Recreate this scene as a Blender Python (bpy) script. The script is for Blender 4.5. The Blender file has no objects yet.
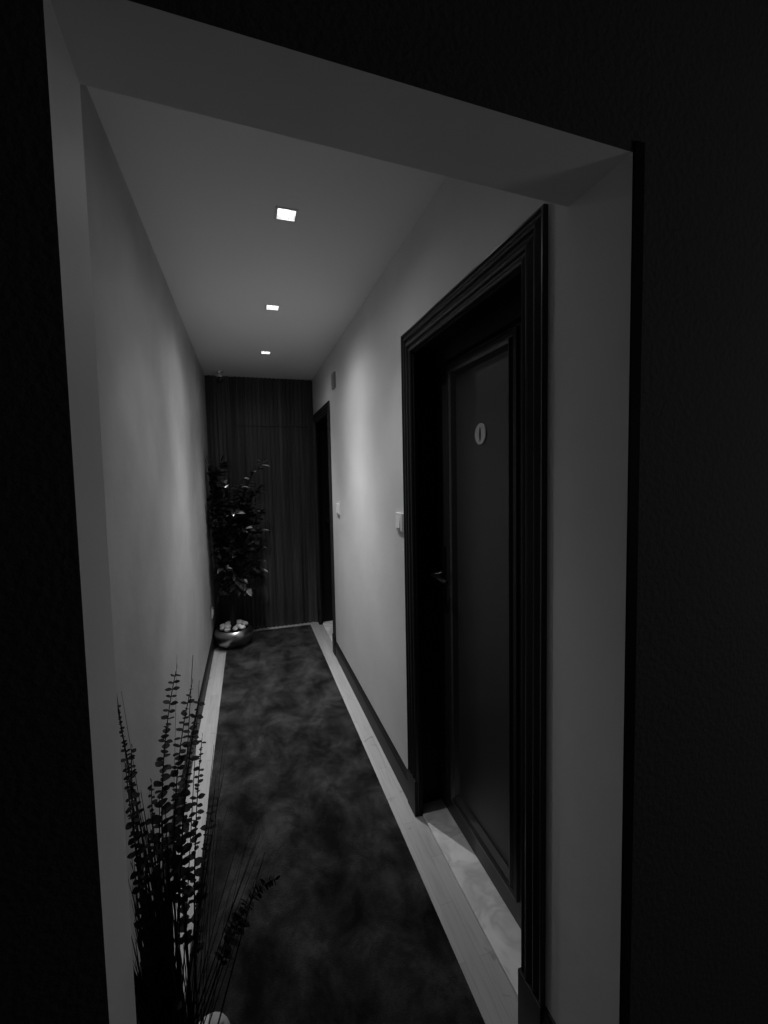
import bpy, math, random
from mathutils import Vector, Matrix

rnd = random.Random(7)
scene = bpy.context.scene
COL = scene.collection

# ------------------------------------------------------------------ dimensions (metres)
XL, XR = -0.333, 0.648          # corridor walls
ZC = 2.414                      # ceiling
YE = 4.300                      # end wall
H_CAM = 1.46
HL = 2.003                      # underside of the lintel

# ------------------------------------------------------------------ materials
def new_mat(name):
    m = bpy.data.materials.new(name); m.use_nodes = True
    nt = m.node_tree
    return m, nt, nt.nodes['Principled BSDF']

def grey(v):
    return (v, v, v, 1)

def simple(name, v, rough=0.5, metal=0.0, spec=0.5, bump=0.0, bscale=200.0, var=0.0, vscale=6.0):
    m, nt, b = new_mat(name)
    b.inputs['Base Color'].default_value = grey(v)
    b.inputs['Roughness'].default_value = rough
    b.inputs['Metallic'].default_value = metal
    b.inputs['Specular IOR Level'].default_value = spec
    tc = nt.nodes.new('ShaderNodeTexCoord')
    if var > 0:
        n = nt.nodes.new('ShaderNodeTexNoise'); n.inputs['Scale'].default_value = vscale
        n.inputs['Detail'].default_value = 4
        r = nt.nodes.new('ShaderNodeMapRange')
        r.inputs['From Min'].default_value = 0.3; r.inputs['From Max'].default_value = 0.7
        r.inputs['To Min'].default_value = v * (1 - var); r.inputs['To Max'].default_value = v * (1 + var)
        nt.links.new(tc.outputs['Object'], n.inputs['Vector'])
        nt.links.new(n.outputs['Fac'], r.inputs['Value'])
        nt.links.new(r.outputs['Result'], b.inputs['Base Color'])
    if bump > 0:
        n2 = nt.nodes.new('ShaderNodeTexNoise'); n2.inputs['Scale'].default_value = bscale
        n2.inputs['Detail'].default_value = 3
        bp = nt.nodes.new('ShaderNodeBump'); bp.inputs['Strength'].default_value = bump
        bp.inputs['Distance'].default_value = 0.01
        nt.links.new(tc.outputs['Object'], n2.inputs['Vector'])
        nt.links.new(n2.outputs['Fac'], bp.inputs['Height'])
        nt.links.new(bp.outputs['Normal'], b.inputs['Normal'])
    return m

def ramp_noise(nt, vec, scale, detail, stops, rough=0.55, dist=0.0):
    n = nt.nodes.new('ShaderNodeTexNoise')
    n.inputs['Scale'].default_value = scale; n.inputs['Detail'].default_value = detail
    n.inputs['Roughness'].default_value = rough; n.inputs['Distortion'].default_value = dist
    nt.links.new(vec, n.inputs['Vector'])
    r = nt.nodes.new('ShaderNodeValToRGB')
    e = r.color_ramp.elements
    e[0].position, e[0].color = stops[0][0], grey(stops[0][1])
    e[1].position, e[1].color = stops[-1][0], grey(stops[-1][1])
    for p, v in stops[1:-1]:
        q = e.new(p); q.color = grey(v)
    nt.links.new(n.outputs['Fac'], r.inputs['Fac'])
    return n, r

def mul(nt, a, b, fac=1.0):
    mx = nt.nodes.new('ShaderNodeMix'); mx.data_type = 'RGBA'; mx.blend_type = 'MULTIPLY'
    mx.inputs[0].default_value = fac
    nt.links.new(a, mx.inputs[6]); nt.links.new(b, mx.inputs[7])
    return mx.outputs[2]

M = {}
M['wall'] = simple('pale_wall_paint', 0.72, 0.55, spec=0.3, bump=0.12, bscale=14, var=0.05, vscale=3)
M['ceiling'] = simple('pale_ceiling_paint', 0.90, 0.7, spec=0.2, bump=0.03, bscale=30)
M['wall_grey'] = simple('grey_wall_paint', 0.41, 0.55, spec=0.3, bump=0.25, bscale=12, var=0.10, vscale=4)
M['opening'] = simple('opening_paint', 0.72, 0.55, spec=0.3, bump=0.12, bscale=14, var=0.05, vscale=3)
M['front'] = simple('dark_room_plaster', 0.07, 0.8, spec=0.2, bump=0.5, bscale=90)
M['black'] = simple('black_edging', 0.006, 0.7, spec=0.1)
M['door'] = simple('black_painted_door', 0.021, 0.42, spec=0.5, var=0.12, vscale=9, bump=0.03, bscale=60)
M['casing'] = simple('black_painted_casing', 0.025, 0.34, spec=0.5)
M['frame'] = simple('black_door_frame', 0.006, 0.6, spec=0.2)
M['handle'] = simple('black_handle_metal', 0.008, 0.35, metal=0.3)
M['plate'] = simple('brushed_silver_sign', 0.36, 0.5, metal=0.0, var=0.15, vscale=60)
M['digit'] = simple('black_sign_mark', 0.008, 0.6)
M['switch'] = simple('white_switch_plastic', 0.88, 0.35)
M['sensor'] = simple('grey_box_plastic', 0.25, 0.5)
M['dome_dark'] = simple('dark_dome_glass', 0.01, 0.15)
M['white_metal'] = simple('white_metal', 0.85, 0.3)
M['chrome'] = simple('bright_chrome', 0.95, 0.12, metal=1.0)
M['pot'] = simple('brushed_silver_bowl', 0.42, 0.30, metal=1.0, bump=0.02, bscale=60)
M['pot2'] = simple('dark_gunmetal_bowl', 0.06, 0.4, metal=1.0)
M['soil'] = simple('dark_soil', 0.02, 0.9, bump=0.6, bscale=90)
M['stone'] = simple('white_cobblestone', 0.72, 0.5, bump=0.1, bscale=40, var=0.15, vscale=14)
M['bark'] = simple('dark_bark', 0.010, 0.8, bump=0.4, bscale=60)
M['leaf'] = simple('glossy_dark_leaf', 0.014, 0.28, spec=0.8, var=0.3, vscale=20)
M['glint_leaf'] = simple('painted_glint_leaf', 0.17, 0.32, spec=0.7, var=0.3, vscale=20)  # lighter leaf colour paints glints of light on scattered leaves
M['leaf2'] = simple('dull_dark_leaf', 0.004, 0.6, spec=0.2, var=0.3, vscale=30)
M['blade'] = simple('dark_grass_blade', 0.005, 0.55, spec=0.25)
M['slat'] = None
M['board'] = simple('dark_baseboard', 0.011, 0.5, spec=0.25)

# slatted dark wood
m, nt, b = new_mat('dark_slatted_wood')
tc = nt.nodes.new('ShaderNodeTexCoord'); mp = nt.nodes.new('ShaderNodeMapping')
mp.inputs['Scale'].default_value = (13, 13, 0.5)
nt.links.new(tc.outputs['Object'], mp.inputs['Vector'])
n, r = ramp_noise(nt, mp.outputs['Vector'], 1.0, 5, [(0.32, 0.012), (0.5, 0.048), (0.68, 0.11)], 0.6)
nt.links.new(r.outputs['Color'], b.inputs['Base Color'])
b.inputs['Roughness'].default_value = 0.5
M['slat'] = m

# border boards along the corridor
m, nt, b = new_mat('pale_border_boards')
tc = nt.nodes.new('ShaderNodeTexCoord'); mp = nt.nodes.new('ShaderNodeMapping')
mp.inputs['Rotation'].default_value = (0, 0, math.radians(90))
nt.links.new(tc.outputs['Object'], mp.inputs['Vector'])
br = nt.nodes.new('ShaderNodeTexBrick')
br.inputs['Color1'].default_value = grey(0.41); br.inputs['Color2'].default_value = grey(0.48)
br.inputs['Mortar'].default_value = grey(0.34)
br.inputs['Scale'].default_value = 1.0; br.inputs['Mortar Size'].default_value = 0.0009
br.inputs['Brick Width'].default_value = 0.36; br.inputs['Row Height'].default_value = 0.0475
nt.links.new(mp.outputs['Vector'], br.inputs['Vector'])
mp2 = nt.nodes.new('ShaderNodeMapping'); mp2.inputs['Scale'].default_value = (55, 5, 1)
nt.links.new(tc.outputs['Object'], mp2.inputs['Vector'])
n, r = ramp_noise(nt, mp2.outputs['Vector'], 1.0, 6, [(0.25, 0.75), (0.5, 0.96), (0.8, 1.0)], 0.65, 0.6)
c1 = mul(nt, br.outputs['Color'], r.outputs['Color'])
n3, r3 = ramp_noise(nt, tc.outputs['Object'], 11.0, 3, [(0.28, 0.55), (0.36, 1.0), (1.0, 1.0)], 0.6, 0.8)
c2 = mul(nt, c1, r3.outputs['Color'], 0.7)
nt.links.new(c2, b.inputs['Base Color'])
b.inputs['Roughness'].default_value = 0.45
M['border'] = m

# marble threshold
m, nt, b = new_mat('veined_white_marble')
tc = nt.nodes.new('ShaderNodeTexCoord')
n = nt.nodes.new('ShaderNodeTexNoise'); n.inputs['Scale'].default_value = 6.5; n.inputs['Detail'].default_value = 3
n.inputs['Distortion'].default_value = 0.8
nt.links.new(tc.outputs['Object'], n.inputs['Vector'])
ab = nt.nodes.new('ShaderNodeMath'); ab.operation = 'SUBTRACT'; ab.inputs[1].default_value = 0.5
ab2 = nt.nodes.new('ShaderNodeMath'); ab2.operation = 'ABSOLUTE'
nt.links.new(n.outputs['Fac'], ab.inputs[0]); nt.links.new(ab.outputs[0], ab2.inputs[0])
r = nt.nodes.new('ShaderNodeValToRGB'); e = r.color_ramp.elements
e[0].position, e[0].color = 0.0, grey(0.62)
e[1].position, e[1].color = 0.11, grey(0.88)
nt.links.new(ab2.outputs[0], r.inputs['Fac'])
n2, r2 = ramp_noise(nt, tc.outputs['Object'], 7, 3, [(0.3, 0.8), (0.6, 1.0)])
nt.links.new(mul(nt, r.outputs['Color'], r2.outputs['Color']), b.inputs['Base Color'])
b.inputs['Roughness'].default_value = 0.3
M['marble'] = m

# mottled velvet carpet
m, nt, b = new_mat('mottled_carpet_pile')
tc = nt.nodes.new('ShaderNodeTexCoord')
mp = nt.nodes.new('ShaderNodeMapping'); mp.inputs['Scale'].default_value = (1.0, 0.75, 1)
nt.links.new(tc.outputs['Object'], mp.inputs['Vector'])
n, r = ramp_noise(nt, mp.outputs['Vector'], 6.0, 8, [(0.36, 0.006), (0.44, 0.013), (0.53, 0.024), (0.64, 0.050)], 0.66, 0.35)
n2, r2 = ramp_noise(nt, tc.outputs['Object'], 260, 2, [(0.2, 0.7), (0.8, 1.1)])
nt.links.new(mul(nt, r.outputs['Color'], r2.outputs['Color']), b.inputs['Base Color'])
b.inputs['Roughness'].default_value = 0.95
b.inputs['Specular IOR Level'].default_value = 0.05
sw = nt.nodes.new('ShaderNodeMapRange')     # brushed pile: the nap lies differently in patches
sw.inputs['From Min'].default_value = 0.36; sw.inputs['From Max'].default_value = 0.66
sw.inputs['To Min'].default_value = 0.25; sw.inputs['To Max'].default_value = 1.0
nt.links.new(n.outputs['Fac'], sw.inputs['Value']); nt.links.new(sw.outputs['Result'], b.inputs['Sheen Weight'])
b.inputs['Sheen Roughness'].default_value = 0.35
bp = nt.nodes.new('ShaderNodeBump'); bp.inputs['Strength'].default_value = 0.5; bp.inputs['Distance'].default_value = 0.004
nt.links.new(n2.outputs['Fac'], bp.inputs['Height']); nt.links.new(bp.outputs['Normal'], b.inputs['Normal'])
M['carpet'] = m

# lit lamp
m, nt, b = new_mat('lit_lamp_glass')
b.inputs['Base Color'].default_value = grey(0.9)
b.inputs['Emission Color'].default_value = grey(1.0)
b.inputs['Emission Strength'].default_value = 6.0
M['lamp'] = m

# ------------------------------------------------------------------ mesh builder
class MB:
    def __init__(self):
        self.v = []; self.f = []; self.mi = []; self.sm = []
    def add(self, vs, fs, mi=0, smooth=False):
        o = len(self.v)
        self.v += [tuple(x) for x in vs]
        for f in fs:
            self.f.append(tuple(i + o for i in f)); self.mi.append(mi); self.sm.append(smooth)
    def box(self, x0, x1, y0, y1, z0, z1, mi=0):
        vs = [(x, y, z) for z in (z0, z1) for y in (y0, y1) for x in (x0, x1)]
        self.add(vs, [(0, 2, 3, 1), (4, 5, 7, 6), (0, 1, 5, 4), (2, 6, 7, 3), (0, 4, 6, 2), (1, 3, 7, 5)], mi)
    def bbox(self, x0, x1, y0, y1, z0, z1, c, mi=0):
        """box with chamfered edges"""
        import bmesh
        bm = bmesh.new()
        vs = [bm.verts.new((x, y, z)) for z in (z0, z1) for y in (y0, y1) for x in (x0, x1)]
        for f in [(0, 2, 3, 1), (4, 5, 7, 6), (0, 1, 5, 4), (2, 6, 7, 3), (0, 4, 6, 2), (1, 3, 7, 5)]:
            bm.faces.new([vs[i] for i in f])
        bmesh.ops.bevel(bm, geom=list(bm.edges), offset=c, segments=2, affect='EDGES', profile=0.5)
        bm.verts.index_update()
        self.add([v.co[:] for v in bm.verts], [[v.index for v in f.verts] for f in bm.faces], mi)
        bm.free()
    def prism(self, poly, z0, z1, mi=0, side_mi=None):
        n = len(poly)
        vs = [(x, y, z0) for x, y in poly] + [(x, y, z1) for x, y in poly]
        self.add(vs, [tuple(range(n - 1, -1, -1)), tuple(range(n, 2 * n))], mi)
        for i in range(n):
            j = (i + 1) % n
            mm = side_mi[i] if side_mi else mi
            a = [vs[i], vs[j], vs[n + j], vs[n + i]]
            self.add(a, [(0, 1, 2, 3)], mm)
    def lathe(self, prof, c=(0, 0, 0), seg=40, axis='z', smooth=True, mi=0, capped=False):
        vs = []
        for r, t in prof:
            for k in range(seg):
                a = 2 * math.pi * k / seg
                if axis == 'z': p = (c[0] + r * math.cos(a), c[1] + r * math.sin(a), c[2] + t)
                elif axis == 'x': p = (c[0] + t, c[1] + r * math.cos(a), c[2] + r * math.sin(a))
                else: p = (c[0] + r * math.cos(a), c[1] + t, c[2] + r * math.sin(a))
                vs.append(p)
        fs = []
        for i in range(len(prof) - 1):
            for k in range(seg):
                k2 = (k + 1) % seg
                fs.append((i * seg + k, i * seg + k2, (i + 1) * seg + k2, (i + 1) * seg + k))
        if capped:
            fs.append(tuple(range(seg - 1, -1, -1))); fs.append(tuple(range((len(prof) - 1) * seg, len(prof) * seg)))
        self.add(vs, fs, mi, smooth)
    def tube(self, pts, rad, seg=6, mi=0):
        pts = [Vector(p) for p in pts]; n = len(pts)
        if not isinstance(rad, (list, tuple)): rad = [rad] * n
        vs = []
        ref = Vector((0.31, 0.87, 0.2)).normalized()
        for i, p in enumerate(pts):
            t = (pts[min(i + 1, n - 1)] - pts[max(i - 1, 0)]).normalized()
            a = t.cross(ref)
            if a.length < 1e-3: a = t.cross(Vector((1, 0, 0)))
            a.normalize(); bb = t.cross(a)
            for k in range(seg):
                q = 2 * math.pi * k / seg
                vs.append(p + rad[i] * (math.cos(q) * a + math.sin(q) * bb))
        fs = []
        for i in range(n - 1):
            for k in range(seg):
                k2 = (k + 1) % seg
                fs.append((i * seg + k, i * seg + k2, (i + 1) * seg + k2, (i + 1) * seg + k))
        fs.append(tuple(range(seg - 1, -1, -1))); fs.append(tuple(range((n - 1) * seg, n * seg)))
        self.add(vs, fs, mi, True)
    def leaf(self, base, d, nrm, ln, wd, fold=0.25, mi=0, curl=0.15):
        d = Vector(d).normalized(); nrm = Vector(nrm)
        s = d.cross(nrm)
        if s.length < 1e-4: s = d.cross(Vector((1, 0.2, 0)))
        s.normalize(); nn = s.cross(d).normalized()
        base = Vector(base)
        rows = [(0.0, 0.02), (0.22, 0.72), (0.5, 1.0), (0.78, 0.68), (1.0, 0.03)]
        vs = []
        for t, w in rows:
            c = base + d * (ln * t) - nn * (curl * ln * t * t)
            h = wd * 0.5 * w
            vs += [c - s * h + nn * (fold * h), c, c + s * h + nn * (fold * h)]
        fs = []
        for i in range(len(rows) - 1):
            for k in (0, 1):
                a = i * 3 + k
                fs.append((a, a + 1, a + 4, a + 3))
        self.add(vs, fs, mi, True)
    def build(self, name, mats, parent=None, origin=None):
        me = bpy.data.meshes.new(name)
        o = Vector(origin) if origin is not None else (parent.location.copy() if parent is not None and parent.type == 'EMPTY' else Vector((0, 0, 0)))
        if parent is not None and parent.type != 'EMPTY':
            o = parent['_o'] if '_o' in parent else o
            o = Vector(o)
        me.from_pydata([tuple(Vector(p) - o) for p in self.v], [], self.f)
        if not isinstance(mats, (list, tuple)): mats = [mats]
        for mm in mats: me.materials.append(mm)
        me.polygons.foreach_set('material_index', self.mi)
        me.polygons.foreach_set('use_smooth', self.sm)
        me.update()
        import bmesh
        bm = bmesh.new(); bm.from_mesh(me)
        bmesh.ops.recalc_face_normals(bm, faces=bm.faces); bm.to_mesh(me); bm.free()
        ob = bpy.data.objects.new(name, me); COL.objects.link(ob)
        if parent is not None: ob.parent = parent
        else: ob.location = o
        ob_origin[ob.name] = o
        return ob

ob_origin = {}

def sub(mb, name, mats, part):
    """sub-part below a mesh part: same local frame as the part"""
    ob = mb.build(name, mats, None, ob_origin[part.name])
    ob.location = (0, 0, 0); ob.parent = part
    return ob

def tag(o, label=None, cat=None, group=None, kind=None):
    if label: o['label'] = label
    if cat: o['category'] = cat
    if group: o['group'] = group
    if kind: o['kind'] = kind
    return o

def empty(name, loc):
    o = bpy.data.objects.new(name, None); COL.objects.link(o); o.location = loc
    o.empty_display_size = 0.1
    return o

def copy_tree(root, loc):
    c = root.copy(); COL.objects.link(c); c.location = loc
    for ch in root.children:
        d = ch.copy(); COL.objects.link(d); d.parent = c
        for g in ch.children:
            e2 = g.copy(); COL.objects.link(e2); e2.parent = d
    return c

# ------------------------------------------------------------------ room shell
# opening plan points (the partition runs very slightly out of square)
FL, FR = (-0.189, 0.579), (XR, 0.601)
BL, BR = (-0.197, 0.7156), (XR, 0.756)
def front_y(x): return 0.579 + (x + 0.189) * 0.0261
def back_y(x): return 0.7156 + (x + 0.197) * 0.0475

# partition between the dark room and the corridor, with the opening
mb = MB()
X0, X1 = -1.7, 2.3
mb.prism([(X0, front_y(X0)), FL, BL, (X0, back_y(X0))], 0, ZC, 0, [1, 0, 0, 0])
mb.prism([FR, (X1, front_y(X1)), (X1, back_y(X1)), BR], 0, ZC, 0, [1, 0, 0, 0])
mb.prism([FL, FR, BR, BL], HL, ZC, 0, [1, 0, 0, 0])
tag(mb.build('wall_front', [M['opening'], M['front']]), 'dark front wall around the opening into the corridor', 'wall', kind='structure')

# black edging strip beside the opening, right
mb = MB()
mb.box(XR + 0.001, XR + 0.022, front_y(XR) - 0.004, front_y(XR) + 0.0002, 0, 2.02)
tag(mb.build('trim_1', M['black']), 'thin black edging up the right side of the opening', 'trim', kind='structure')

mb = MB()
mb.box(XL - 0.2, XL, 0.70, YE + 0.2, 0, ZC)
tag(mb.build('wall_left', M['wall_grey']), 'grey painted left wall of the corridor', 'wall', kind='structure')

# right wall with two door openings
D1 = (0.817, 1.728, 2.044)   # casing outer: y0, y1, top
D2 = (3.410, 4.284, 2.066)
CW = 0.088
TH = 0.20
XD = 0.777
mb = MB()
yb = 0.756
segs = [(yb, D1[0] + 0.05, 0, ZC), (D1[0] + 0.05, D1[1] - 0.028, D1[2] - 0.06, ZC), (D1[1] - 0.028, D2[0] + 0.05, 0, ZC),
        (D2[0] + 0.05, D2[1] - 0.028, D2[2] - 0.06, ZC), (D2[1] - 0.028, YE + 0.2, 0, ZC)]
for a, c, z0, z1 in segs: mb.box(XR, XR + TH, a, c, z0, z1)
tag(mb.build('wall_right', M['wall']), 'pale right wall of the corridor with two doors', 'wall', kind='structure')

# ceiling with three square holes for the downlights
LX = 0.172; LY = [1.645, 2.530, 3.430]; LS = 0.034
xs = [X0, LX - LS, LX + LS, X1]
ys = [-1.6]
for y in LY: ys += [y - LS, y + LS]
ys += [YE + 0.2]
mb = MB()
for i in range(3):
    for j in range(len(ys) - 1):
        if i == 1 and j % 2 == 1: continue
        mb.box(xs[i], xs[i + 1], ys[j], ys[j + 1], ZC, ZC + 0.012)
mb.box(X0, X1, -1.6, YE + 0.2, ZC + 0.08, ZC + 0.1)
tag(mb.build('ceiling', M['ceiling']), 'plain pale ceiling with three square lights', 'ceiling', kind='structure')

mb = MB(); mb.box(X0, X1, -1.6, YE + 0.2, -0.1, 0)
tag(mb.build('floor', M['border']), 'pale board floor showing as borders beside the carpet', 'floor', kind='structure')

# back wall, slatted, with a flush concealed door
def slats(mb, x0, x1, z0, z1, y, pitch=0.039, w=0.024, d=0.015):
    mb.box(x0, x1, y, y + 0.012, z0, z1)
    n = int((x1 - x0) / pitch); off = ((x1 - x0) - n * pitch) / 2
    for k in range(n):
        a = x0 + off + k * pitch + (pitch - w) / 2
        c = 0.002
        mb.prism([(a, y), (a + c, y - d), (a + w - c, y - d), (a + w, y)], z0, z1)
DX0, DX1, DZ = -0.105, 0.59, 1.955
mb = MB()
mb.box(XL - 0.2, XR + TH, YE + 0.012, YE + 0.2, 0, ZC)
slats(mb, XL, DX0 - 0.003, 0, ZC, YE)
slats(mb, DX0, DX1, DZ + 0.006, ZC, YE)
slats(mb, DX1 + 0.003, XR, 0, ZC, YE)
tag(mb.build('wall_back', M['slat']), 'dark slatted wood wall at the far end', 'wall', kind='structure')
mb = MB(); slats(mb, DX0 + 0.001, DX1 - 0.001, 0.004, DZ, YE - 0.001)
tag(mb.build('door_3', M['slat']), 'concealed dark slatted door flush in the end wall', 'door', kind='structure')

# baseboards
def baseboard(name, label, x_wall, sgn, y0, y1, h=0.122):
    mb = MB()
    prof = [(0, 0), (0.012, 0), (0.012, h - 0.03), (0.009, h - 0.022), (0.009, h - 0.012), (0.005, h - 0.003), (0, h)]
    n = len(prof)
    vs = [(x_wall + sgn * a, y0, z) for a, z in prof] + [(x_wall + sgn * a, y1, z) for a, z in prof]
    mb.add(vs, [(i, (i + 1) % n, n + (i + 1) % n, n + i) for i in range(n)] + [tuple(range(n)), tuple(range(2 * n - 1, n - 1, -1))])
    tag(mb.build(name, M['board']), label, 'baseboard', kind='structure')
baseboard('baseboard_right', 'dark baseboard along the right wall between the two doors', XR, -1, D1[1] + 0.004, D2[0] - 0.004)
baseboard('baseboard_front', 'short dark baseboard between opening and near door casing', XR, -1, 0.604, D1[0] - 0.004, 0.16)
baseboard('baseboard_left', 'dark baseboard along the left wall', XL, 1, 0.74, YE - 0.013)

# ------------------------------------------------------------------ doors on the right
PROF = [(0, 0), (0, 0.011), (0.002, 0.0135), (0.006, 0.0135), (0.009, 0.006), (0.013, 0.004), (0.026, 0.013), (0.029, 0.0145), (0.033, 0.013), (0.036, 0.005), (0.041, 0.004), (0.055, 0.013), (0.059, 0.0145), (0.063, 0.013),
        (0.066, 0.005), (0.070, 0.003), (0.078, 0.009), (0.082, 0.0105), (0.086, 0.008), (0.088, 0.002), (0.088, -0.004), (0.060, -0.004)]
def casing(name, label, D):
    y0, y1, top = D
    mb = MB()
    vs = []
    for u, n in PROF:
        x = XR - n
        vs += [(x, y0 + u, 0), (x, y0 + u, top - u), (x, y1 - u, top - u), (x, y1 - u, 0)]
    fs = []
    for i in range(len(PROF) - 1):
        for k in range(3):
            fs.append((i * 4 + k, i * 4 + k + 1, i * 4 + 4 + k + 1, i * 4 + 4 + k))
    mb.add(vs, fs)
    o = mb.build(name, M['casing'])
    tag(o, label, 'door casing', kind='structure')
    for a in (y0 - 0.002, y1 - CW - 0.002):
        p = MB(); p.bbox(XR - 0.016, XR, a, a + CW + 0.004, 0, 0.158, 0.002)
        sub(p, 'plinth_block', M['board'], o)
    # deep frame lining behind the casing, with a projecting bead and a dropped head
    f = MB()
    ji, jo, jt = y0 + 0.075, y1 - 0.038, top - 0.140
    f.box(XR + 0.002, XR + TH, y0 + 0.05, ji, 0, top - 0.06)
    f.box(XR + 0.002, XR + TH, jo, y1 - 0.028, 0, top - 0.06)
    f.box(XD - 0.022, XR + TH, ji, jo, jt, top - 0.06)
    f.box(XR + 0.002, XD - 0.022, ji, jo, top - 0.078, top - 0.06)
    bi, bo, bt = y0 + CW - 0.002, y1 - CW - 0.006, top - CW - 0.006
    f.bbox(XR + 0.004, XR + 0.022, ji - 0.002, bi, 0, bt, 0.004)
    f.bbox(XR + 0.004, XR + 0.022, bo, jo + 0.002, 0, bt, 0.004)
    f.bbox(XR + 0.004, XR + 0.022, ji, jo, bt, top - 0.07, 0.004)
    sub(f, 'frame_lining', M['frame'], o)
    return ji, jo, jt

def molding_frame(mb, x, y0, y1, z0, z1, w=0.052):
    prof = [(0, 0), (0.002, 0.010), (0.012, 0.014), (0.018, 0.006), (0.024, 0.006), (0.030, 0.016), (0.040, 0.012), (0.048, 0.000), (w, -0.006)]
    vs = []
    for u, n in prof:
        xx = x - n
        vs += [(xx, y0 + u, z0 + u), (xx, y1 - u, z0 + u), (xx, y1 - u, z1 - u), (xx, y0 + u, z1 - u)]
    fs = []
    for i in range(len(prof) - 1):
        for k in range(4):
            k2 = (k + 1) % 4
            fs.append((i * 4 + k, i * 4 + k2, i * 4 + 4 + k2, i * 4 + 4 + k))
    mb.add(vs, fs)

def door(name, label, ji, jo, jt, py0, py1, hy):
    root = empty(name, (XD, (ji + jo) / 2, 0))
    tag(root, label, 'door', kind='structure')
    mb = MB()
    pz0, pz1 = 0.095, 1.893
    a, c, z1 = ji + 0.003, jo - 0.003, jt - 0.003
    mb.box(XD, XD + 0.04, a, py0, 0.012, z1); mb.box(XD, XD + 0.04, py1, c, 0.012, z1)
    mb.box(XD, XD + 0.04, py0, py1, 0.012, pz0); mb.box(XD, XD + 0.04, py0, py1, pz1, z1)
    w = 0.052
    mb.box(XD + 0.006, XD + 0.03, py0 + w - 0.01, py1 - w + 0.01, pz0 + w - 0.01, pz1 - w + 0.01)
    mb.build('door_leaf', M['door'], root)
    mb = MB(); molding_frame(mb, XD, py0, py1, pz0, pz1, w)
    mb.build('panel_molding', M['casing'], root)
    # lever handle on a long plate
    pl = MB(); pl.bbox(XD - 0.009, XD + 0.001, hy - 0.019, hy + 0.019, 0.925, 1.165, 0.004)
    h = pl.build('handle', M['handle'], root)
    lv = MB()
    z = 1.045
    lv.lathe([(0.015, 0.0), (0.015, -0.012), (0.010, -0.016), (0.0095, -0.05)], (XD - 0.008, hy, z), 18, 'x', capped=True)
    lv.tube([(XD - 0.052, hy + 0.008, z), (XD - 0.055, hy - 0.005, z), (XD - 0.055, hy - 0.06, z - 0.001), (XD - 0.052, hy - 0.115, z - 0.004), (XD - 0.046, hy - 0.125, z - 0.005)],
            [0.008, 0.010, 0.0095, 0.0085, 0.006], 12)
    sub(lv, 'lever', M['handle'], h)
    cy = MB(); cy.lathe([(0.012, 0), (0.012, -0.004), (0.010, -0.006), (0.002, -0.006)], (XD - 0.008, hy, 0.965), 20, 'x', capped=True)
    sub(cy, 'lock_cylinder', M['handle'], h)
    return root

ji, jo, jt = casing('trim_2', 'black moulded casing around the near door', D1)
d1 = door('door_1', 'near black panelled door with a round number sign', ji, jo, jt, 1.105, 1.572, 1.628)
# round number sign
NY, NZ = 1.335, 1.600
mb = MB(); XP = XD + 0.006
mb.lathe([(0.0375, 0), (0.0375, -0.003), (0.035, -0.005), (0.029, -0.0042), (0.0005, -0.0042)], (XP, NY, NZ), 44, 'x', smooth=False, capped=True)
sg = tag(mb.build('number_sign', M['plate'], d1), 'round pale sign with a slim black zero')
mb = MB()
prof = []
N = 28
vs = [(XP - 0.0052, NY + 0.0055 * math.cos(2 * math.pi * k / N), NZ + 0.0235 * math.sin(2 * math.pi * k / N)) for k in range(N)]
vs += [(XP - 0.0042, y, z) for _, y, z in vs[:N]]
mb.add(vs, [tuple(range(N))] + [(k, (k + 1) % N, N + (k + 1) % N, N + k) for k in range(N)])
sub(mb, 'digit', M['digit'], sg)

ji2, jo2, jt2 = casing('trim_3', 'black moulded casing around the far door', D2)
door('door_2', 'far black panelled door beside the slatted end wall', ji2, jo2, jt2, ji2 + 0.20, jo2 - 0.085, jo2 - 0.04)

def threshold(label, y0, y1):
    mb = MB(); mb.bbox(XR + 0.017, XD - 0.002 + 0.05, y0 + 0.001, y1 - 0.001, 0.0, 0.010, 0.002)
    tag(mb.build('threshold', M['marble']), label, 'door threshold', group='marble door thresholds')
threshold('white veined marble threshold under the near door', ji, jo)
threshold('white marble threshold under the far door', ji2, jo2)

# ------------------------------------------------------------------ carpet
mb = MB(); mb.bbox(-0.222, 0.548, -1.5, 4.215, 0.0, 0.010, 0.004)
tag(mb.build('carpet_runner', M['carpet']), 'long mottled dark grey carpet runner down the corridor', 'carpet')

# ------------------------------------------------------------------ wall fittings
def light_switch(label, yc, zc, w=0.084, h=0.080):
    root = empty('light_switch', (XR, yc, zc - h / 2)); tag(root, label, 'light switch', 'white light switches on the right wall')
    mb = MB(); mb.bbox(XR - 0.011, XR + 0.0005, yc - w / 2, yc + w / 2, zc - h / 2, zc + h / 2, 0.0025)
    mb.build('plate', M['switch'], root)
    mb = MB()
    x = XR - 0.010; a = w * 0.30; bz = h * 0.33
    vs = [(x, yc - a, zc - bz), (x, yc + a, zc - bz), (x, yc + a, zc + bz), (x, yc - a, zc + bz),
          (x - 0.0075, yc - a + 0.001, zc - bz), (x - 0.0075, yc + a - 0.001, zc - bz), (x - 0.002, yc + a - 0.001, zc + bz), (x - 0.002, yc - a + 0.001, zc + bz)]
    mb.add(vs, [(0, 1, 2, 3), (4, 5, 6, 7), (0, 1, 5, 4), (1, 2, 6, 5), (2, 3, 7, 6), (3, 0, 4, 7)])
    mb.build('rocker', M['switch'], root)
light_switch('white light switch beside the near door casing', 1.802, 1.256)
light_switch('white light switch beside the far door casing', 3.175, 1.222)

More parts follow.
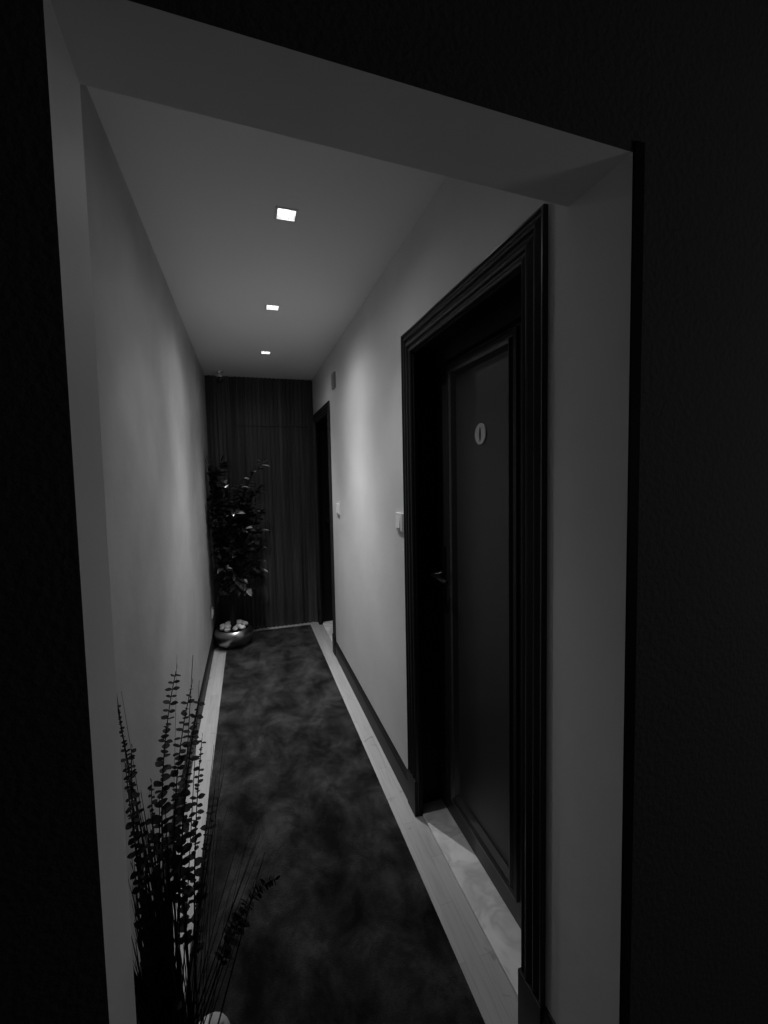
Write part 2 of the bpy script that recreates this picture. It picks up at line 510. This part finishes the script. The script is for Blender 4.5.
root = empty('wall_sensor', (XR, 3.205, 2.12)); tag(root, 'small grey box high on the right wall above the far door casing', 'wall sensor')
mb = MB(); mb.bbox(XR - 0.014, XR + 0.0005, 3.155, 3.255, 2.12, 2.235, 0.004); mb.build('housing', M['sensor'], root)
mb = MB(); mb.bbox(XR - 0.018, XR - 0.013, 3.172, 3.238, 2.145, 2.215, 0.002); mb.build('cover', M['sensor'], root)

root = empty('power_outlet', (XL, 3.95, 0.27)); tag(root, 'white power outlet low on the left wall beside the potted tree', 'power outlet')
mb = MB(); mb.bbox(XL - 0.0005, XL + 0.010, 3.91, 3.99, 0.27, 0.35, 0.0025); mb.build('plate', M['switch'], root)
mb = MB(); mb.lathe([(0.026, 0), (0.026, 0.003), (0.021, 0.003), (0.019, -0.001), (0.0005, -0.001)], (XL + 0.0095, 3.95, 0.31), 28, 'x', capped=True); mb.build('socket', M['switch'], root)

# dome motion sensor on the ceiling
cx, cy = -0.195, 4.10
root = empty('ceiling_sensor', (cx, cy, ZC - 0.10)); tag(root, 'small white ceiling sensor with a dark dome by the end wall', 'ceiling sensor')
mb = MB(); mb.lathe([(0.024, 0.0), (0.030, -0.004), (0.030, -0.010), (0.014, -0.014), (0.012, -0.024), (0.022, -0.030), (0.027, -0.042), (0.027, -0.055), (0.024, -0.058)], (cx, cy, ZC), 30, capped=True); mb.build('mount', M['chrome'], root)
mb = MB(); mb.lathe([(0.026, -0.055), (0.030, -0.062), (0.030, -0.075), (0.026, -0.090), (0.017, -0.101), (0.0005, -0.105)], (cx, cy, ZC), 30); mb.build('dome', M['dome_dark'], root)

# ------------------------------------------------------------------ downlights
LABELS = ['square recessed ceiling light nearest the opening', 'square recessed ceiling light second from the opening', 'square recessed ceiling light nearest the slatted end wall']
# a narrow core beam and a wide spill from each lamp: {cone angle: watts}
POWER = [{100: 15.5, 165: 2.4}, {66: 46, 82: 30, 104: 9, 135: 11, 165: 5}, {66: 34, 84: 16, 165: 3.4}]
def downlight_proto(y):
    root = empty('downlight', (LX, y, ZC)); S = LS
    # thin trim ring
    mb = MB()
    o, i, t = S + 0.007, S - 0.002, 0.003
    def ring(h): return [(LX - h, y - h), (LX + h, y - h), (LX + h, y + h), (LX - h, y + h)]
    A, B, C2 = ring(o), ring(o - 0.002), ring(i)
    vs = [(x, yy, ZC) for x, yy in A] + [(x, yy, ZC - t) for x, yy in B] + [(x, yy, ZC - t) for x, yy in C2] + [(x, yy, ZC + 0.012) for x, yy in C2]
    fs = []
    for q in range(3):
        for k in range(4):
            k2 = (k + 1) % 4
            fs.append((q * 4 + k, q * 4 + k2, q * 4 + 4 + k2, q * 4 + 4 + k))
    mb.add(vs, fs); mb.build('trim_ring', M['white_metal'], root)
    # reflector box
    mb = MB(); h = S - 0.002; h2 = S - 0.009; zt = 0.045
    r1, r2 = ring(h), ring(h2)
    vs = [(x, yy, ZC + 0.001) for x, yy in r1] + [(x, yy, ZC + zt) for x, yy in r2]
    mb.add(vs, [(k, (k + 1) % 4, 4 + (k + 1) % 4, 4 + k) for k in range(4)] + [(4, 5, 6, 7)])
    mb.build('reflector', M['white_metal'], root)
    mb = MB(); mb.lathe([(0.020, 0), (0.0195, -0.006), (0.016, -0.012), (0.009, -0.016), (0.0005, -0.017)], (LX, y, ZC + zt - 0.001), 24)
    mb.build('lamp', M['lamp'], root)
    return root
p0 = downlight_proto(LY[0])
roots = [p0] + [copy_tree(p0, (LX, y, ZC)) for y in LY[1:]]
for rt, lb, y, pw in zip(roots, LABELS, LY, POWER):
    tag(rt, lb, 'ceiling light', 'square downlights along the corridor ceiling')
    for ang, e in pw.items():
        ld = bpy.data.lights.new('downlight_beam', 'SPOT')
        ld.energy = e; ld.spot_size = math.radians(ang); ld.spot_blend = 1.0; ld.shadow_soft_size = 0.014
        lo = bpy.data.objects.new('downlight_beam', ld); COL.objects.link(lo); lo.location = (LX, y, ZC - 0.006)

# added weak fill, no fixture, brightens the front wall and left reveal from the right
ld = bpy.data.lights.new('foyer_fill', 'POINT'); ld.energy = 3.6; ld.shadow_soft_size = 0.12
lo = bpy.data.objects.new('foyer_fill', ld); COL.objects.link(lo); lo.location = (1.75, -0.40, 1.42)

# ------------------------------------------------------------------ pots, stones, plants
BOWL = [(0.085, 0.0), (0.105, 0.004), (0.138, 0.030), (0.158, 0.066), (0.163, 0.092), (0.160, 0.120), (0.150, 0.142), (0.137, 0.154), (0.133, 0.156), (0.129, 0.153), (0.130, 0.135)]
def bowl(root, mat):
    x, y, z = root.location
    mb = MB(); mb.lathe(BOWL, (x, y, z), 56)
    mb.add([(x + 0.085 * math.cos(2 * math.pi * k / 56), y + 0.085 * math.sin(2 * math.pi * k / 56), z) for k in range(56)], [tuple(range(56))])
    mb.build('pot', mat, root)
    mb = MB(); mb.lathe([(0.131, 0.135), (0.09, 0.140), (0.05, 0.142), (0.0005, 0.142)], (x, y, z), 40)
    mb.build('soil', M['soil'], root)

def stone(name, c, r, label, group, seed):
    q = random.Random(seed)
    import bmesh
    bm = bmesh.new(); bmesh.ops.create_icosphere(bm, subdivisions=3, radius=1.0)
    ph = [q.uniform(0, 6.28) for _ in range(4)]
    R = Matrix.Rotation(q.uniform(0, 6.28), 3, 'Z') @ Matrix.Rotation(q.uniform(-0.35, 0.35), 3, 'X')
    for v in bm.verts:
        p = v.co; k = 1 + 0.07 * math.sin(2.3 * p.x + ph[0]) + 0.06 * math.sin(2.9 * p.y + ph[1]) + 0.05 * math.sin(3.1 * p.z + ph[2])
        v.co = R @ Vector((p.x * k * r[0], p.y * k * r[1], p.z * k * r[2]))
    me = bpy.data.meshes.new(name); bm.to_mesh(me); bm.free()
    for f in me.polygons: f.use_smooth = True
    me.materials.append(M['stone'])
    o = bpy.data.objects.new(name, me); COL.objects.link(o); o.location = c
    tag(o, label, 'stone', group)
    return o

# --- tall potted tree at the far end
TP = (-0.160, 3.93, 0.010)
tree = empty('potted_tree', TP); tag(tree, 'tall dark leafy potted tree in a silver bowl at the corridor end', 'potted plant')
bowl(tree, M['pot'])
k = 0
for rr, n, zz in ((0.094, 9, 0.166), (0.063, 4, 0.178)):
    for i in range(n):
        a = 2 * math.pi * i / n + (0.2 if n == 8 else 0.7)
        s = rnd.uniform(0.85, 1.1)
        stone('cobblestone', (TP[0] + rr * math.cos(a), TP[1] + rr * math.sin(a), TP[2] + zz + rnd.uniform(-0.002, 0.012)), (0.031 * s, 0.027 * s, 0.020 * s),
              'white cobblestone heaped in the silver bowl of the tall tree', 'white stones in the bowl of the tall tree', 40 + k); k += 1
def clampx(p, lo=XL + 0.012, hy=YE - 0.03):
    return Vector((max(p.x, lo), min(p.y, hy), p.z))
tr = MB(); fo = MB()
def foliage_leaf(p, d, ln, pale=0.07):  # pale: share of leaves given the painted glint colour
    p = clampx(p, XL + 0.03); e = p + d * ln
    if e.x < XL + 0.012: d.x = abs(d.x); 
    if e.y > YE - 0.025: d.y = -abs(d.y)
    nrm = Vector((rnd.uniform(-0.5, 0.5), rnd.uniform(-0.6, 0.2), 1)).normalized()
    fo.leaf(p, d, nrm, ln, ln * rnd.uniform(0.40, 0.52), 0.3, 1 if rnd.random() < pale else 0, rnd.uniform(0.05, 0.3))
def branch(pts, r0, r1, leaf_from, step, ln, tip_glint=0.07):
    pts = [clampx(Vector(p)) for p in pts]
    # resample through a smooth curve
    out = []
    for i in range(len(pts) - 1):
        a = pts[max(i - 1, 0)]; b0 = pts[i]; c = pts[i + 1]; d = pts[min(i + 2, len(pts) - 1)]
        for t in [j / 6 for j in range(6)]:
            out.append(0.5 * ((2 * b0) + (c - a) * t + (2 * a - 5 * b0 + 4 * c - d) * t * t + (-a + 3 * b0 - 3 * c + d) * t ** 3))
    out.append(pts[-1])
    n = len(out)
    tr.tube(out, [r0 + (r1 - r0) * i / (n - 1) for i in range(n)], 7)
    acc = 0; side = 0
    for i in range(1, n):
        if i / (n - 1) < leaf_from: continue
        seg = (out[i] - out[i - 1]); acc += seg.length
        while acc > step:
            acc -= step; side += 1
            t = seg.normalized()
            a = rnd.uniform(0, 6.28)
            o = Vector((math.cos(a), math.sin(a), rnd.uniform(-0.5, 0.5)))
            d = (t * rnd.uniform(0.1, 0.7) + o).normalized()
            foliage_leaf(out[i], d, ln * rnd.uniform(0.75, 1.2), tip_glint if i > 0.82 * n else 0.07)
    foliage_leaf(out[-1], (out[-1] - out[-2]).normalized(), ln)
bx, by = TP[0], TP[1]
branch([(bx - 0.01, by, 0.15), (bx - 0.03, by - 0.01, 0.6), (bx - 0.06, by + 0.02, 1.0), (bx - 0.12, by, 1.35), (bx - 0.15, by - 0.02, 1.58)], 0.011, 0.003, 0.30, 0.0095, 0.080)
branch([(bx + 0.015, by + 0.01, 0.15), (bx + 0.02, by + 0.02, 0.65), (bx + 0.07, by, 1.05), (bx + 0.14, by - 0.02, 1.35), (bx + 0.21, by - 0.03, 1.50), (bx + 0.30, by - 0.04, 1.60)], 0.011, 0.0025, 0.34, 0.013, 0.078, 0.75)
branch([(bx, by - 0.02, 0.15), (bx - 0.005, by - 0.03, 0.7), (bx + 0.0, by - 0.05, 1.1), (bx + 0.01, by - 0.05, 1.40)], 0.010, 0.003, 0.30, 0.0095, 0.078)
sb = [((0.0, 0.65), (0.20, -0.06, 0.92)), ((0.01, 0.75), (0.23, 0.02, 1.10)), ((0.03, 0.95), (0.22, -0.08, 1.22)), ((-0.02, 0.6), (-0.14, -0.08, 0.85)),
      ((-0.03, 0.8), (-0.15, -0.12, 1.12)), ((-0.06, 1.0), (-0.16, -0.14, 1.30)), ((0.0, 0.9), (0.06, -0.16, 1.18)), ((0.0, 0.55), (0.20, -0.02, 0.62)),
      ((0.0, 0.62), (0.05, -0.14, 0.55)), ((-0.02, 0.6), (-0.12, 0.06, 0.60)), ((0.0, 1.0), (-0.05, -0.14, 1.42)), ((0.06, 1.05), (0.24, 0.0, 1.36)),
      ((0.0, 0.58), (0.22, -0.05, 0.74)), ((0.0, 0.6), (-0.06, -0.12, 0.72)), ((0.0, 0.7), (0.13, -0.10, 0.86)), ((0.02, 0.85), (0.13, -0.12, 1.04)), ((-0.05, 1.05), (-0.17, 0.06, 1.45)), ((-0.10, 1.25), (-0.04, -0.04, 1.60)),
      ((0.0, 0.7), (-0.15, 0.05, 0.98)), ((-0.02, 0.55), (-0.10, -0.05, 0.47)), ((0.01, 0.6), (0.14, -0.05, 0.50)),
      ((0.02, 0.8), (0.25, -0.05, 1.00)), ((0.02, 0.9), (0.26, -0.02, 1.18)), ((0.0, 0.7), (0.25, 0.03, 0.84)), ((0.0, 0.62), (0.24, -0.08, 0.68)), ((0.05, 1.0), (0.20, -0.05, 1.28)), ((-0.05, 0.9), (-0.18, -0.05, 1.20)), ((0.0, 0.85), (0.10, 0.06, 1.15)), ((0.05, 1.1), (0.10, -0.08, 1.40))]
for (ox, z0), (ex, ey, ez) in sb:
    mid = ((ox + ex) / 2 + bx, by + ey / 2, (z0 + ez) / 2 + 0.06)
    branch([(bx + ox, by, z0), mid, (bx + ex, by + ey, ez)], 0.004, 0.0018, 0.2, 0.0085, 0.082)
tr.build('trunk', M['bark'], tree)
fo.build('foliage', [M['leaf'], M['glint_leaf']], tree)

# --- grassy plant with eucalyptus sprigs beside the opening
GP = (-0.162, 0.905, 0.010)
plant = empty('potted_grass_plant', GP); tag(plant, 'potted dark grass plant with leafy sprigs standing just inside the opening', 'potted plant')
bowl(plant, M['pot2'])
stone('cobblestone', (-0.126, 0.985, 0.200), (0.042, 0.036, 0.030), 'white cobblestone in the bowl of the grass plant by the opening', 'white stones in the bowl of the grass plant', 91)

def sprig(tip, ctrl, r_leaf=0.017, n=20, start=0.30, first=1.0):
    q = random.Random(int(abs(tip[0] * 9173 + tip[2] * 7919)))
    base = Vector((GP[0] + q.uniform(-0.03, 0.03), GP[1] + q.uniform(-0.03, 0.03), GP[2] + 0.140))
    c = Vector(ctrl); t = Vector(tip)
    pts = []
    for i in range(25):
        s = i / 24
        pts.append((1 - s) ** 2 * base + 2 * s * (1 - s) * c + s * s * t)
    st = MB(); st.tube(pts, [0.0026 - 0.0018 * i / 24 for i in range(25)], 6)
    o = st.build('sprig', M['blade'], plant)
    lf = MB()
    L = (t - base).length
    for i in range(n):
        s = start + (0.985 - start) * i / (n - 1)
        k = min(23, int(s * 24)); f = s * 24 - k
        p = pts[k].lerp(pts[k + 1], f); tg = (pts[k + 1] - pts[k]).normalized()
        size = r_leaf * (1.0 if i % 2 else 0.72) * (1.0 - 0.50 * ((s - start) / (1 - start)) ** 1.3) * q.uniform(0.85, 1.1)
        a = q.uniform(0, 3.14) if i % 2 else q.uniform(0, 3.14) + 1.57
        for sgn in (0, math.pi):
            aa = a + sgn + q.uniform(-0.25, 0.25)
            o1 = Vector((math.cos(aa), math.sin(aa), q.uniform(-0.05, 0.25)))
            o1 = (o1 - tg * o1.dot(tg)).normalized() + tg * q.uniform(-0.15, 0.35)
            lf.leaf(p, o1, tg + Vector((q.uniform(-0.3, 0.3), -0.25 + q.uniform(-0.25, 0.25), 0)), size * 1.5, size * 1.25, 0.10, 0, q.uniform(-0.1, 0.15))
    lf.leaf(pts[-1], (pts[-1] - pts[-3]), (1, 0, 0), r_leaf * 0.8, r_leaf * 0.4)
    sub(lf, 'leaves', M['leaf2'], o)
    return o
sprig((-0.158, 0.98, 1.058), (-0.235, 0.94, 0.74), 0.020, 26, 0.46)
sprig((-0.129, 0.98, 1.022), (-0.212, 0.94, 0.72), 0.019, 26, 0.46)
sprig((-0.113, 0.96, 0.998), (-0.185, 0.93, 0.70), 0.019, 26, 0.46)
sprig((-0.116, 1.00, 0.890), (-0.155, 0.955, 0.60), 0.015, 22, 0.5)
sprig((-0.237, 0.86, 1.060), (-0.225, 0.87, 0.90), 0.012, 26)
sprig((-0.213, 0.84, 0.985), (-0.235, 0.85, 0.75), 0.013, 30)
sprig((-0.190, 0.86, 0.90), (-0.200, 0.87, 0.62), 0.015, 26)
sprig((-0.235, 0.88, 0.93), (-0.225, 0.88, 0.62), 0.014, 26)
sprig((0.030, 1.10, 0.418), (-0.075, 1.07, 0.44), 0.021, 44, 0.40)
sprig((-0.100, 1.03, 0.730), (-0.150, 0.96, 0.50), 0.019, 20, 0.45)
sprig((-0.155, 0.99, 0.80), (-0.180, 0.95, 0.55), 0.018, 20, 0.45)
gb = MB()
def blade(tip, bend, w=0.0035):
    q = rnd
    base = Vector((GP[0] + q.uniform(-0.060, 0.020), GP[1] + q.uniform(-0.050, 0.035), GP[2] + 0.140))
    t = Vector(tip); c = base.lerp(t, 0.5) + Vector((0, 0, bend))
    vs = []; n = 10
    ang = q.uniform(0, math.pi); s = Vector((math.cos(ang), math.sin(ang), 0))
    for i in range(n):
        u = i / (n - 1)
        p = (1 - u) ** 2 * base + 2 * u * (1 - u) * c + u * u * t
        if p.x < XL + 0.006: p.x = XL + 0.006
        h = w * (1 - u ** 1.6) * 0.5 + 0.0005
        vs += [p - s * h, p + Vector((s.y, -s.x, 0)) * h * 0.5, p + s * h]
    fs = []
    for i in range(n - 1):
        for k2 in (0, 1):
            a = i * 3 + k2
            fs.append((a, a + 1, a + 4, a + 3))
    gb.add(vs, fs, 0, True)
for tp, bd in [((-0.246, 0.88, 1.121), 0.0), ((-0.150, 0.95, 1.103), 0.0), ((-0.124, 0.98, 1.087), 0.0), ((-0.06, 1.05, 0.875), 0.03), ((0.008, 1.05, 0.543), 0.03), ((-0.232, 0.87, 1.08), 0), ((-0.114, 0.98, 1.03), 0)]:
    blade(tp, bd)
for i in range(105):
    a = rnd.uniform(0, 2) * math.pi
    hgt = rnd.uniform(0.34, 0.86)
    rad = math.sqrt(rnd.uniform(0.02, 1)) * (0.13 - 0.10 * (hgt - 0.34) / 0.52)
    x = GP[0] - 0.046 + rad * math.cos(a) * 0.75; y = GP[1] + 0.01 + rad * math.sin(a)
    x = max(x, XL + 0.015); y = max(y, 0.80)
    blade((x, y, hgt), rnd.uniform(0.0, 0.06), rnd.uniform(0.004, 0.0075))
for i in range(70):
    x = rnd.uniform(XL + 0.015, GP[0] - 0.03); y = rnd.uniform(0.80, 0.95)
    blade((x, y, rnd.uniform(0.24, 0.62)), rnd.uniform(0.02, 0.10), rnd.uniform(0.006, 0.010))
for i in range(46):
    y = rnd.uniform(0.84, 1.04); x = -y * rnd.uniform(0.245, 0.272)
    blade((x, y, rnd.uniform(0.28, 0.80)), rnd.uniform(0.0, 0.05), rnd.uniform(0.006, 0.011))
for i in range(22):
    z = rnd.uniform(0.42, 0.84)
    sp = (1.0 - z)
    blade((GP[0] + 0.05 + rnd.uniform(0.0, 0.34) * sp, GP[1] + rnd.uniform(0.05, 0.18), z), rnd.uniform(0.02, 0.10), rnd.uniform(0.0014, 0.0022))
gb.build('grass_tuft', M['blade'], plant)

# ------------------------------------------------------------------ camera
cd = bpy.data.cameras.new('camera'); cam = bpy.data.objects.new('camera', cd); COL.objects.link(cam)
r = Vector((0.95265297, -0.30341669, -0.01976426)); u = Vector((0.03780877, 0.05371183, 0.99784044)); fw = Vector((0.30169986, 0.95134292, -0.06264054))
mt = Matrix((( r.x, u.x, -fw.x, 0), (r.y, u.y, -fw.y, 0), (r.z, u.z, -fw.z, H_CAM), (0, 0, 0, 1)))
cam.matrix_world = mt
cd.sensor_fit = 'AUTO'; cd.sensor_width = 36.0; cd.lens = 429.99 * 36.0 / 1024.0
cd.shift_x = 0.0; cd.shift_y = -8.675 / 1024.0
cd.clip_start = 0.02; cd.clip_end = 50
scene.camera = cam

# ------------------------------------------------------------------ world and view
w = bpy.data.worlds.new('world'); scene.world = w; w.use_nodes = True
bg = w.node_tree.nodes['Background']; bg.inputs['Color'].default_value = grey(1.0); bg.inputs['Strength'].default_value = 0.0012
scene.view_settings.view_transform = 'Standard'
scene.view_settings.look = 'None'
scene.view_settings.exposure = 0.12
scene.view_settings.gamma = 1.0
scene.view_settings.use_curve_mapping = False
